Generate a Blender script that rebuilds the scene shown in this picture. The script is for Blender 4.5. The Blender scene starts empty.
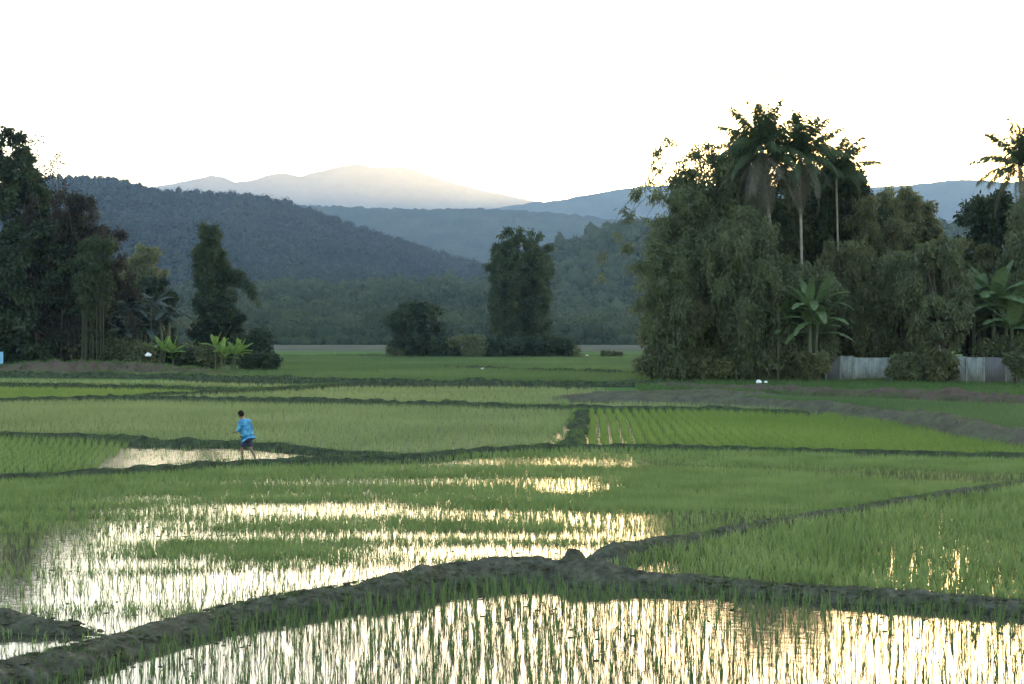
import bpy, bmesh, math, random
import numpy as np
from mathutils import Vector, Matrix, Euler
rng = np.random.default_rng(7)
random.seed(7)
F = 1422.0; CX = 512.0; HZ = 335.0; CZ = 3.9
scene = bpy.context.scene
col = scene.collection
PI = math.pi
def G(px, py, z=0.0):
    d = (CZ - z) * F / (py - HZ)
    return ((px - CX) / F * d, d)
def W(px, Y, py):
    return ((px - CX) / F * Y, Y, CZ + (HZ - py) / F * Y)
# ---------------------------------------------------------------- noise
def _h(i, j, s):
    n = (i.astype(np.int64) * 374761393 + j.astype(np.int64) * 668265263 + s * 974634777) & 0x7fffffff
    n = ((n ^ (n >> 13)) * 1274126177) & 0x7fffffff
    return ((n ^ (n >> 16)) & 0xffff) / 65535.0
def vn(x, y, s=0):
    x = np.asarray(x, float); y = np.asarray(y, float)
    i = np.floor(x); j = np.floor(y); u = x - i; v = y - j
    u = u * u * (3 - 2 * u); v = v * v * (3 - 2 * v)
    a = _h(i, j, s); b = _h(i + 1, j, s); c = _h(i, j + 1, s); d = _h(i + 1, j + 1, s)
    return (a * (1 - u) + b * u) * (1 - v) + (c * (1 - u) + d * u) * v
def fbm(x, y, s=0, o=4):
    t = 0; a = .5; n = 0
    for k in range(o):
        t = t + a * vn(x * 2 ** k, y * 2 ** k, s + k); n += a; a *= .5
    return t / n
# ---------------------------------------------------------------- meshes
def npmesh(name, verts, tris, rnd=None, smooth=False):
    verts = np.ascontiguousarray(verts, dtype=np.float32); tris = np.ascontiguousarray(tris, dtype=np.int32)
    me = bpy.data.meshes.new(name)
    k = tris.shape[1]
    me.vertices.add(len(verts)); me.vertices.foreach_set('co', verts.ravel())
    me.loops.add(tris.size); me.loops.foreach_set('vertex_index', tris.ravel())
    me.polygons.add(len(tris))
    me.polygons.foreach_set('loop_start', np.arange(0, tris.size, k, dtype=np.int32))
    try: me.polygons.foreach_set('loop_total', np.full(len(tris), k, dtype=np.int32))
    except Exception: pass
    if smooth: me.polygons.foreach_set('use_smooth', np.ones(len(tris), dtype=bool))
    me.update(calc_edges=True)
    if rnd is not None:
        a = me.attributes.new('rnd', 'FLOAT', 'POINT'); a.data.foreach_set('value', np.ascontiguousarray(rnd, dtype=np.float32))
    return me
def link(name, me, mat=None, parent=None):
    o = bpy.data.objects.new(name, me); col.objects.link(o)
    if mat is not None and me is not None and not me.materials: me.materials.append(mat)
    if parent is not None: o.parent = parent
    return o
def tag(o, label, cat, group=None, kind=None):
    if label: o['label'] = label
    if cat: o['category'] = cat
    if group: o['group'] = group
    if kind: o['kind'] = kind
    return o
def empty(name, loc, label, cat, group=None, rz=0):
    o = bpy.data.objects.new(name, None); col.objects.link(o); o.location = loc; o.rotation_euler = (0, 0, rz)
    return tag(o, label, cat, group)
class Acc:
    def __init__(s): s.v = []; s.t = []; s.r = []; s.n = 0
    def add(s, v, t, r=None):
        v = np.asarray(v, float).reshape(-1, 3); t = np.asarray(t, int)
        s.v.append(v); s.t.append(t + s.n); s.n += len(v)
        s.r.append(np.full(len(v), .5) if r is None else np.broadcast_to(r, (len(v),)))
    def mesh(s, name, smooth=False):
        return npmesh(name, np.concatenate(s.v), np.concatenate(s.t), np.concatenate(s.r), smooth)
def nrm(a):
    return a / np.maximum(np.linalg.norm(a, axis=-1, keepdims=True), 1e-9)
def tube(acc, pts, rad, n=7, r=None):
    pts = np.asarray(pts, float); rad = np.broadcast_to(np.asarray(rad, float), (len(pts),))
    d = nrm(np.gradient(pts, axis=0)); up = np.array([0, 0, 1.]) if abs(d[0][2]) < .8 else np.array([1., 0, 0])
    u = nrm(np.cross(d, up)); w = np.cross(d, u)
    a = np.linspace(0, 2 * PI, n, endpoint=False)
    ring = pts[:, None] + rad[:, None, None] * (np.cos(a)[None, :, None] * u[:, None] + np.sin(a)[None, :, None] * w[:, None])
    m = len(pts); v = np.concatenate([ring.reshape(-1, 3), pts[:1], pts[-1:]])
    t = []
    for i in range(m - 1):
        for j in range(n):
            p = i * n + j; q = i * n + (j + 1) % n
            t += [(p, q, q + n), (p, q + n, p + n)]
    for j in range(n):
        t += [(m * n, (j + 1) % n, j), (m * n + 1, (m - 1) * n + j, (m - 1) * n + (j + 1) % n)]
    acc.add(v, t, r)
def leaves(acc, P, L, wd, droop=.3, flat=None, rmul=None):
    """diamond leaf faces at points P"""
    n = len(P)
    if n == 0: return
    d = rng.normal(size=(n, 3)); d[:, 2] -= droop * 2; d = nrm(d)
    s = nrm(np.cross(d, rng.normal(size=(n, 3))))
    l = (L * rng.uniform(.6, 1.3, n))[:, None]; w = (wd * rng.uniform(.6, 1.3, n))[:, None]
    q = np.stack([P, P + d * l * .45 + s * w, P + d * l, P + d * l * .45 - s * w], 1).reshape(-1, 3)
    b = np.arange(n)[:, None] * 4
    t = np.concatenate([b + [0, 1, 2], b + [0, 2, 3]])
    r = np.repeat(rng.random(n) if rmul is None else np.clip(rmul + rng.normal(0, .15, n), 0, 1), 4)
    acc.add(q, t, r)
def ball_pts(c, r, n, inner=.35):
    d = nrm(rng.normal(size=(n, 3))); k = rng.uniform(inner ** 2, 1, n) ** .5
    return np.asarray(c) + d * np.asarray(r) * k[:, None]
# ---------------------------------------------------------------- materials
def newmat(name):
    m = bpy.data.materials.new(name); m.use_nodes = True
    nt = m.node_tree; nt.nodes.clear()
    out = nt.nodes.new('ShaderNodeOutputMaterial')
    return m, nt, out
def N(nt, t, **kw):
    n = nt.nodes.new(t)
    for k, v in kw.items():
        if k.startswith('i_'):
            n.inputs[k[2:].replace('_', ' ')].default_value = v
        else: setattr(n, k, v)
    return n
def ramp(nt, fac, stops):
    r = nt.nodes.new('ShaderNodeValToRGB'); e = r.color_ramp.elements
    while len(e) < len(stops): e.new(.5)
    for i, (p, c) in enumerate(stops): e[i].position = p; e[i].color = (*c, 1)
    nt.links.new(fac, r.inputs[0]); return r.outputs[0]
def leafmat(name, c1, c2, transl=.35, ns=.35, gloss=.06):
    m, nt, out = newmat(name); L = nt.links.new
    at = N(nt, 'ShaderNodeAttribute', attribute_name='rnd')
    tc = N(nt, 'ShaderNodeTexCoord'); no = N(nt, 'ShaderNodeTexNoise', i_Scale=ns, i_Detail=3.0)
    L(tc.outputs['Object'], no.inputs['Vector'])
    mr = N(nt, 'ShaderNodeMapRange'); mr.inputs[1].default_value = .35; mr.inputs[2].default_value = .65
    L(no.outputs[0], mr.inputs[0])
    mx = N(nt, 'ShaderNodeMix', data_type='FLOAT'); mx.inputs[0].default_value = .5
    L(at.outputs['Fac'], mx.inputs[2]); L(mr.outputs[0], mx.inputs[3])
    c = ramp(nt, mx.outputs[0], [(.1, c1), (.9, c2)])
    df = N(nt, 'ShaderNodeBsdfDiffuse'); tr = N(nt, 'ShaderNodeBsdfTranslucent'); gl = N(nt, 'ShaderNodeBsdfGlossy', i_Roughness=.45)
    L(c, df.inputs[0]); L(c, tr.inputs[0])
    a = N(nt, 'ShaderNodeMixShader'); a.inputs[0].default_value = transl; L(df.outputs[0], a.inputs[1]); L(tr.outputs[0], a.inputs[2])
    b = N(nt, 'ShaderNodeMixShader'); b.inputs[0].default_value = gloss * .3; L(a.outputs[0], b.inputs[1]); L(gl.outputs[0], b.inputs[2])
    L(b.outputs[0], out.inputs[0]); return m
def surfmat(name, stops, ns=2.0, rough=.9, bump=.3, bdist=.05, detail=6, attr=None, coords='Object', stretch=None):
    m, nt, out = newmat(name); L = nt.links.new
    tc = N(nt, 'ShaderNodeTexCoord'); no = N(nt, 'ShaderNodeTexNoise', i_Scale=ns, i_Detail=float(detail), i_Roughness=.65)
    src = tc.outputs[coords]
    if stretch:
        mp = N(nt, 'ShaderNodeMapping'); mp.inputs['Scale'].default_value = stretch; L(src, mp.inputs[0]); src = mp.outputs[0]
    L(src, no.inputs['Vector'])
    c = ramp(nt, no.outputs[0], stops)
    if attr:
        at = N(nt, 'ShaderNodeAttribute', attribute_name=attr); mm = N(nt, 'ShaderNodeMix', data_type='RGBA', blend_type='MULTIPLY')
        mm.inputs[0].default_value = 1.0; L(at.outputs['Color'], mm.inputs[6]); L(c, mm.inputs[7]); c = mm.outputs[2]
    p = N(nt, 'ShaderNodeBsdfPrincipled', i_Roughness=rough)
    p.inputs['Specular IOR Level'].default_value = .0 if rough >= .9 else .25
    L(c, p.inputs['Base Color'])
    if bump:
        bp = N(nt, 'ShaderNodeBump', i_Strength=bump, i_Distance=bdist); L(no.outputs[0], bp.inputs['Height']); L(bp.outputs[0], p.inputs['Normal'])
    L(p.outputs[0], out.inputs[0]); return m
def g3(*a): return a
RICE_A = leafmat('rice_fresh', (.105, .165, .044), (.185, .255, .082), .45, .15, .04)
RICE_B = leafmat('rice_pale', (.145, .190, .072), (.235, .280, .122), .45, .15, .04)
RICE_N = leafmat('rice_near', (.110, .165, .048), (.200, .265, .095), .45, .6, .04)
RICE_D = leafmat('rice_dark', (.062, .110, .034), (.120, .180, .062), .45, .6, .04)  # darker green blades for the nearest paddy
RICE_G = leafmat('rice_bright', (.115, .175, .040), (.180, .250, .065), .5, .1, .03)
GRASS = leafmat('grass_blades', (.050, .095, .026), (.105, .160, .055), .4, .3, .03)
GRASSF = leafmat('field_grass', (.065, .110, .042), (.120, .170, .068), .4, .05, .03)
DRY = leafmat('dry_grass', (.085, .085, .050), (.150, .145, .085), .3, .3, .03)
L_DARK = leafmat('leaf_dark', (.018, .030, .017), (.050, .070, .034), .3, .3, .05)
L_MID = leafmat('leaf_mid', (.064, .076, .038), (.140, .155, .075), .35, .3, .05)  # leaf colour lightened to carry the haze veil over the right grove
L_OLIVE = leafmat('leaf_olive', (.076, .084, .040), (.160, .165, .078), .4, .3, .04)  # olive, with the right grove's haze veil lifted into the colour
L_BAMB = leafmat('leaf_bamboo', (.064, .080, .040), (.140, .160, .076), .4, .4, .04)  # bamboo green, brightened in the colour for the same haze veil
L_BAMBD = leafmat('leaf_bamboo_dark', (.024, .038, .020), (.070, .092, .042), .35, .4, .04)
L_BROWN = leafmat('leaf_brown', (.026, .024, .019), (.048, .042, .030), .3, .5, .03)
L_PALM = leafmat('leaf_palm', (.035, .052, .022), (.075, .100, .040), .35, .5, .08)
L_DEAD = leafmat('leaf_dead_frond', (.085, .080, .058), (.150, .140, .105), .3, .5, .03)
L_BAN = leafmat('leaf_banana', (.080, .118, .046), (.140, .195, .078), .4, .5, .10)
L_BANB = leafmat('leaf_banana_bright', (.110, .190, .040), (.170, .270, .060), .5, .5, .06)
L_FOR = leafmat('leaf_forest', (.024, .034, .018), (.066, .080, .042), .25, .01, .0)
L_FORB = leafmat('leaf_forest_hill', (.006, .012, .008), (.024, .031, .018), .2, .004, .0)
BARK = surfmat('bark', [(.3, (.055, .045, .034)), (.7, (.12, .10, .08))], 3, .95, .5, .03, stretch=(1, 1, .2))
PALMBARK = surfmat('palm_bark', [(.3, (.16, .14, .11)), (.7, (.30, .27, .22))], 4, .9, .5, .03, stretch=(.3, .3, 3))
CULM = surfmat('bamboo_culm', [(.3, (.020, .026, .014)), (.7, (.045, .05, .026))], 4, .6, .1, .01)
STEM = surfmat('banana_stem', [(.3, (.04, .05, .03)), (.7, (.08, .085, .05))], 3, .7, .2, .02, stretch=(1, 1, .3))
MUD = surfmat('mud', [(.30, (.040, .038, .028)), (.5, (.078, .074, .054)), (.72, (.140, .132, .098))], 5, .95, 1.0, .12)
MUDG = surfmat('mossy_mud', [(.32, (.026, .027, .020)), (.5, (.042, .050, .030)), (.68, (.070, .082, .045))], 3.2, .92, .8, .08)
BANK = surfmat('bank_earth', [(.32, (.060, .056, .042)), (.5, (.088, .082, .060)), (.68, (.095, .110, .058))], 1.2, .95, .9, .15)
REDBANK = surfmat('red_bank_earth', [(.32, (.060, .044, .036)), (.5, (.095, .068, .054)), (.7, (.075, .078, .045))], .8, .95, .8, .12)
GROUND = surfmat('ground', [(.3, (.72, .72, .72)), (.7, (1.15, 1.15, 1.15))], .35, .95, .5, .1, attr='gcol')
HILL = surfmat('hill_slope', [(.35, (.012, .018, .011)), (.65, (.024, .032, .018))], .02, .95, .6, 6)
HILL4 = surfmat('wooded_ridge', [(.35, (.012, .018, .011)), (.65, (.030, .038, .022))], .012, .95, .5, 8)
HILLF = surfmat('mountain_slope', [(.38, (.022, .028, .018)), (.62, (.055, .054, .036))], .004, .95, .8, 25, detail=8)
# water ------------------------------------------------------------------
def watermat():
    m, nt, out = newmat('paddy_water'); L = nt.links.new
    tc = N(nt, 'ShaderNodeTexCoord')
    mp = N(nt, 'ShaderNodeMapping'); mp.inputs['Scale'].default_value = (1, 1.0, 1); L(tc.outputs['Object'], mp.inputs[0])
    n1 = N(nt, 'ShaderNodeTexNoise', i_Scale=5.0, i_Detail=4.0, i_Roughness=.6); n2 = N(nt, 'ShaderNodeTexNoise', i_Scale=24.0, i_Detail=2.0)
    L(mp.outputs[0], n1.inputs['Vector']); L(mp.outputs[0], n2.inputs['Vector'])
    b1 = N(nt, 'ShaderNodeBump', i_Strength=.5, i_Distance=.0045); b2 = N(nt, 'ShaderNodeBump', i_Strength=.35, i_Distance=.0012)
    L(n1.outputs[0], b1.inputs['Height']); L(n2.outputs[0], b2.inputs['Height']); L(b1.outputs[0], b2.inputs['Normal'])
    n3 = N(nt, 'ShaderNodeTexNoise', i_Scale=1.1, i_Detail=5.0); L(tc.outputs['Object'], n3.inputs['Vector'])
    c = ramp(nt, n3.outputs[0], [(.4, (.030, .030, .022)), (.65, (.060, .056, .040))])
    p = N(nt, 'ShaderNodeBsdfPrincipled', i_Roughness=.055, i_IOR=1.333)
    p.inputs['Specular IOR Level'].default_value = .5
    L(c, p.inputs['Base Color']); L(b2.outputs[0], p.inputs['Normal']); L(p.outputs[0], out.inputs[0]); return m
WATER = watermat()
# ---------------------------------------------------------------- sky, sun, camera
SUN_AZ = math.radians(19); SUN_EL = math.radians(4.6)
w = bpy.data.worlds.new('World'); scene.world = w; w.use_nodes = True
nt = w.node_tree; nt.nodes.clear()
sky = nt.nodes.new('ShaderNodeTexSky'); sky.sky_type = 'NISHITA'; sky.sun_disc = False
sky.sun_elevation = SUN_EL; sky.sun_rotation = SUN_AZ; sky.altitude = 300; sky.air_density = 1.0; sky.dust_density = 2.0; sky.ozone_density = 1.0
bg = nt.nodes.new('ShaderNodeBackground'); bg.inputs[1].default_value = .15
wo = nt.nodes.new('ShaderNodeOutputWorld'); nt.links.new(sky.outputs[0], bg.inputs[0]); nt.links.new(bg.outputs[0], wo.inputs[0])
sl = bpy.data.lights.new('sun', 'SUN'); sl.energy = 5.0; sl.angle = math.radians(.5); sl.color = (1, .40, .10)
so = bpy.data.objects.new('sun', sl); col.objects.link(so)
sv = Vector((math.sin(SUN_AZ) * math.cos(SUN_EL), math.cos(SUN_AZ) * math.cos(SUN_EL), math.sin(SUN_EL)))
so.rotation_euler = sv.to_track_quat('Z', 'Y').to_euler(); so.location = (40, -20, 60)
cam = bpy.data.cameras.new('camera'); co = bpy.data.objects.new('camera', cam); col.objects.link(co); scene.camera = co
cam.sensor_width = 36; cam.lens = F * 36 / 1024; cam.clip_end = 30000; cam.clip_start = .2
co.location = (0, 0, CZ); co.rotation_euler = (PI / 2, 0, 0); cam.shift_y = -(342 - HZ) / 1024
scene.view_settings.view_transform = 'Standard'; scene.view_settings.look = 'None'; scene.view_settings.gamma = 1
scene.view_settings.use_curve_mapping = False; scene.view_settings.exposure = 3.27
scene.cycles.max_bounces = 8; scene.cycles.transparent_max_bounces = 8; scene.cycles.volume_bounces = 1
scene.cycles.diffuse_bounces = 3; scene.cycles.glossy_bounces = 3
# haze box ---------------------------------------------------------------
def haze():
    bm = bmesh.new(); bmesh.ops.create_cube(bm, size=1)
    x0, x1, y0, y1, z0, z1 = -9500, 9500, -700, 11500, -3, 1400
    for v in bm.verts: v.co = ((x0 + x1) / 2 + v.co.x * (x1 - x0), (y0 + y1) / 2 + v.co.y * (y1 - y0), (z0 + z1) / 2 + v.co.z * (z1 - z0))
    me = bpy.data.meshes.new('haze'); bm.to_mesh(me)
    m, nt, out = newmat('haze_air'); pv = N(nt, 'ShaderNodeVolumePrincipled'); pv.inputs['Density'].default_value = .00006
    pv.inputs['Color'].default_value = (.37, .61, 1.0, 1); pv.inputs['Anisotropy'].default_value = .45
    nt.links.new(pv.outputs[0], out.inputs['Volume'])
    o = link('haze', me, m); o['kind'] = 'stuff'; o['label'] = 'pale blue evening haze over the valley'; o['category'] = 'haze'
haze()
# ---------------------------------------------------------------- lines in the ground plane
def resample(P, step):
    P = np.asarray(P, float); s = np.r_[0, np.cumsum(np.linalg.norm(np.diff(P[:, :2], axis=0), axis=1))]
    n = max(int(s[-1] / step), 2); t = np.linspace(0, s[-1], n + 1)
    return np.stack([np.interp(t, s, P[:, k]) for k in range(P.shape[1])], 1)
def smooth_line(P, k):
    for _ in range(k):
        Q = P.copy(); Q[1:-1] = (P[:-2] + 2 * P[1:-1] + P[2:]) / 4; P = Q
    return P
BUNDS = []
def bund(pts, wd, ht, mat, seed, name='paddy_bund', step=.2, z=0.0, rough=.35, taper=True, label=None, K=17):
    """earth bund: px polyline of the foot facing us, widths and heights in metres (scalar or per point)"""
    wd = np.broadcast_to(wd, (len(pts),)); ht = np.broadcast_to(ht, (len(pts),))
    P = np.array([[*G(x, y), a, b] for (x, y), a, b in zip(pts, wd, ht)])
    P = smooth_line(resample(P, step), int(6 * max(1, .1 / step)))
    s = np.arange(len(P)) * step
    T = nrm(np.gradient(P[:, :2], axis=0)); Nn = np.stack([-T[:, 1], T[:, 0]], 1)
    jit = (fbm(s * .45, s * 0 + seed, seed) - .5) * .55 * np.minimum(P[:, 2], 1.5)
    C = P[:, :2] + Nn * jit[:, None]
    a = np.linspace(-1, 1, K)
    prof = (1 - np.abs(a) ** 3.2) * (1 - .25 * np.abs(a))
    wv = P[:, 2] * (.8 + .45 * fbm(s * .9, s * 0, seed + 3)); hv = P[:, 3] * (.7 + .6 * fbm(s * .55, s * 0 + 9, seed + 5))
    if taper:
        e = np.minimum(s, s[-1] - s); hv = hv * np.clip(e / .6 + .05, 0, 1)
    X = C[:, None, :] + Nn[:, None, :] * (a[None, :, None] * wv[:, None, None] * .5)
    nz = ((fbm(X[..., 0] * 2.2, X[..., 1] * 2.2, seed + 11, 4) - .5) * 1.5 + (fbm(X[..., 0] * 9, X[..., 1] * 9, seed + 17, 3) - .5) * (.6 if K < 20 else .45)) * rough * np.maximum(hv[:, None], .15) * 1.5
    Z = z - .06 + prof[None] * (hv[:, None] + .06) + nz * (prof[None] > 0.05)
    V = np.concatenate([X, Z[..., None]], 2).reshape(-1, 3)
    m = len(P); i = np.arange(m - 1)[:, None] * K + np.arange(K - 1)[None]
    i = i.reshape(-1); q = np.stack([i, i + 1, i + K + 1, i + K], 1)
    me = npmesh(name, V, q, None, True); o = link(name, me, mat); o['kind'] = 'structure'
    BUNDS.append((C, wv, hv, z)); return o, C, wv, hv
A_PX = [(-330, 745), (-60, 694), (0, 682), (60, 667), (114, 651), (160, 638), (214, 624), (285, 612), (340, 603), (429, 588), (511, 577), (554, 578), (607, 584), (660, 588), (720, 590), (791, 596), (862, 600), (934, 605), (1024, 614), (1100, 620), (1350, 640)]
bund(A_PX, [1.0, 1.0, 1.0, .95, .85, .8, .8, .8, .85, .9, 1.1, 1.1, 1.0, .75, .7, .65, .65, .65, .65, .65, .65], [.23, .23, .23, .23, .21, .22, .24, .25, .27, .29, .30, .27, .26, .18, .19, .18, .18, .17, .18, .18, .18], MUD, 1, step=.045, K=33)
B_PX = [(585, 566), (640, 555), (700, 543), (773, 529), (862, 514), (952, 499), (1024, 489), (1100, 480), (1350, 471)]
bund(B_PX, [.9, .8, .7, .65, .6, .6, .6, .6, .6], [.28, .22, .19, .19, .19, .19, .19, .19, .19], MUD, 2, step=.06, K=29)
bund([(-200, 627), (0, 628), (40, 630), (75, 632), (106, 635)], [.6, .6, .6, .5, .3], [.20, .21, .21, .18, .07], MUD, 3, step=.05, K=29)
D_PX = [(-330, 495), (-60, 486), (0, 481), (66, 478), (166, 472), (232, 466), (282, 464), (340, 463), (423, 459), (489, 453), (572, 449), (620, 449), (684, 451), (784, 453), (883, 456), (1024, 458), (1100, 459), (1350, 461)]
bund(D_PX, [.8] * 8 + [1.0, .9] + [.7] * 8, [.20] * 8 + [.22, .20] + [.17] * 8, MUDG, 4)
E_PX = [(-330, 435), (-60, 437), (0, 438), (83, 440), (166, 446), (232, 446), (290, 451), (340, 455), (420, 457)]
bund(E_PX, .8, [.22, .22, .22, .25, .25, .20, .20, .14, .10], MUDG, 5)
F_PX = [(-330, 406), (-60, 404), (0, 403), (100, 401), (232, 403), (340, 405), (473, 408), (572, 411), (717, 412), (817, 417)]
bund(F_PX, .9, [.34] * 7 + [.3, .28, .28], MUDG, 6)
G_PX = [(596, 396), (640, 399), (684, 403), (784, 408), (833, 413), (916, 424), (966, 436), (1024, 445), (1100, 455)]
bund(G_PX, [1.2, 1.6, 1.6, 1.6, 1.8, 2, 2, 2, 2], [.3, .38, .42, .45, .5, .55, .6, .6, .6], BANK, 7, step=.25, rough=.3)
bund([(582, 409), (580, 420), (577, 434), (572, 448)], .85, .22, MUDG, 8)
I_PX = [(-330, 380), (-60, 379), (0, 378), (166, 380), (250, 383), (340, 385), (506, 387), (622, 388), (700, 388)]
bund(I_PX, 1.6, [.55, .55, .55, .55, .6, .5, .5, .5, .5], MUDG, 9, step=.3)
bund([(-60, 386), (0, 386), (150, 388), (232, 391), (300, 390), (345, 387)], .7, .25, MUDG, 10, step=.3)
bund([(100, 402), (160, 397), (232, 394), (290, 390), (345, 387)], .7, .28, MUDG, 11, step=.3)
bund([(440, 369), (466, 370), (546, 373), (639, 376), (670, 377)], 1.4, .45, MUDG, 12, step=.4)
bund([(600, 402), (640, 399), (700, 398), (760, 400)], [9, 12, 12, 10], [.35, .45, .45, .4], BANK, 14, 'earth_bank', step=.4, rough=.25)
bund([(-90, 376), (0, 376), (60, 376), (110, 375), (166, 375), (240, 377)], 5.0, [1.1, 1.1, 1.6, 1.3, .9, .3], REDBANK, 15, 'earth_bank', step=.4, rough=.15)
bund([(640, 386), (690, 391), (760, 394), (900, 400), (1024, 406), (1100, 410)], 3.5, [.3, .45, .5, .55, .6, .6], REDBANK, 16, 'earth_bank', step=.3, rough=.5)
bund([(270, 358), (330, 357), (400, 356), (460, 358)], 3, .35, MUDG, 17, step=.8)
# ---------------------------------------------------------------- ground and water
gx = np.array([G(x, y) for x, y in G_PX]); ILINE = 3.9 * F / 50
def land(X, Y):
    g = np.interp(X, gx[::-1, 0] if gx[0, 0] > gx[-1, 0] else gx[:, 0], gx[::-1, 1] if gx[0, 0] > gx[-1, 0] else gx[:, 1])
    right = (X > gx[:, 0].min()) & (Y > g)
    back = Y > 113 + (X < 0) * 6
    return right | back
def ground():
    xs = np.r_[-np.geomspace(9200, 100, 30), np.arange(-95, 96, 1.0), np.geomspace(100, 9200, 30)]
    ys = np.r_[-600, -300, -100, -30, np.arange(-10, 150, 1.0), np.arange(150, 620, 6.0), np.geomspace(640, 11000, 30)]
    X, Y = np.meshgrid(xs, ys); ld = land(X, Y)
    Z = np.where(ld, .05 + .05 * fbm(X * .3, Y * .3, 3), -.09)
    V = np.stack([X, Y, Z], 2).reshape(-1, 3); K = len(xs)
    i = (np.arange(len(ys) - 1)[:, None] * K + np.arange(K - 1)[None]).reshape(-1)
    me = npmesh('ground', V, np.stack([i, i + 1, i + K + 1, i + K], 1), None, True)
    c = np.zeros((len(V), 4), np.float32); c[:] = (.060, .056, .044, 1)
    f = fbm(V[:, 0] * .04, V[:, 1] * .04, 5)[:, None]
    ldf = ld.reshape(-1)
    gr = np.array([.062, .100, .036]) * (1 - f) + np.array([.085, .135, .048]) * f
    c[ldf, :3] = gr[ldf]
    st = (V[:, 1] > 335) & (V[:, 1] < 640)
    c[st, :3] = (np.array([.090, .092, .070]) * (.8 + .4 * fbm(V[:, 0] * .1, V[:, 1] * .02, 8)[:, None]))[st]
    c[V[:, 1] >= 640, :3] = (.04, .05, .03)
    a = me.color_attributes.new('gcol', 'FLOAT_COLOR', 'POINT'); a.data.foreach_set('color', c.ravel())
    o = link('ground', me, GROUND); o['kind'] = 'structure'
ground()
def water():
    me = npmesh('water', [(-150, 2, 0), (150, 2, 0), (150, 124, 0), (-150, 124, 0)], [(0, 1, 2, 3)])
    o = link('water', me, WATER); o['kind'] = 'structure'
water()
# ---------------------------------------------------------------- planted fields
def inpoly(X, Y, P):
    P = np.asarray(P); r = np.zeros(len(X), bool); n = len(P); j = n - 1
    for i in range(n):
        xi, yi = P[i]; xj, yj = P[j]
        if yi != yj:
            c = ((yi > Y) != (yj > Y)) & (X < (xj - xi) * (Y - yi) / (yj - yi) + xi); r ^= c
        j = i
    return r
def near_bund(X, Y, k=.42):
    m = np.zeros(len(X), bool)
    for C, wv, hv, z in BUNDS:
        c = C[::2]; lim = wv[::2] * k
        for s in range(0, len(c), 400):
            cc = c[s:s + 400]; ll = lim[s:s + 400]
            x0, x1 = cc[:, 0].min() - 2, cc[:, 0].max() + 2; y0, y1 = cc[:, 1].min() - 2, cc[:, 1].max() + 2
            id_ = np.where((X > x0) & (X < x1) & (Y > y0) & (Y < y1) & ~m)[0]
            for b in range(0, len(id_), 4000):
                ii = id_[b:b + 4000]
                d = np.hypot(X[ii, None] - cc[None, :, 0], Y[ii, None] - cc[None, :, 1]) < ll[None]
                m[ii] |= d.any(1)
    return m
def blades(X, Y, Z, nb, h, wd, lean, near, spread, rnd=None):
    n = len(X); 
    if np.isscalar(nb): nb = np.full(n, nb)
    idx = np.repeat(np.arange(n), nb); N_ = len(idx)
    hh = (np.broadcast_to(h, (n,))[idx] * rng.uniform(.55, 1.15, N_)); a = rng.uniform(0, 2 * PI, N_); le = lean * rng.uniform(.2, 1.2, N_) * hh
    B = np.stack([X[idx] + rng.normal(0, spread, N_), Y[idx] + rng.normal(0, spread, N_), Z[idx] - .03], 1)
    dx = np.stack([np.cos(a), np.sin(a), np.zeros(N_)], 1); b2 = a + rng.uniform(.6, 2.5, N_)
    sd = np.stack([np.cos(b2), np.sin(b2), np.zeros(N_)], 1) * (wd * rng.uniform(.6, 1.3, N_))[:, None] * .5
    top = B + dx * le[:, None]; top[:, 2] += hh
    r = np.repeat(np.clip((rng.random(n)[idx] if rnd is None else rnd[idx]) * .6 + rng.random(N_) * .4, 0, 1), 5 if near else 3)
    acc = Acc()
    if near:
        mid = B + dx * (le * .3)[:, None]; mid[:, 2] += hh * .6
        V = np.stack([B - sd * .7, B + sd * .7, mid + sd, mid - sd, top], 1).reshape(-1, 3); q = np.arange(N_)[:, None] * 5
        T = np.concatenate([q + [0, 1, 2], q + [0, 2, 3], q + [3, 2, 4]])
    else:
        V = np.stack([B - sd, B + sd, top], 1).reshape(-1, 3); T = np.arange(N_)[:, None] * 3 + [0, 1, 2]
    acc.add(V, T, r); return acc
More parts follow.
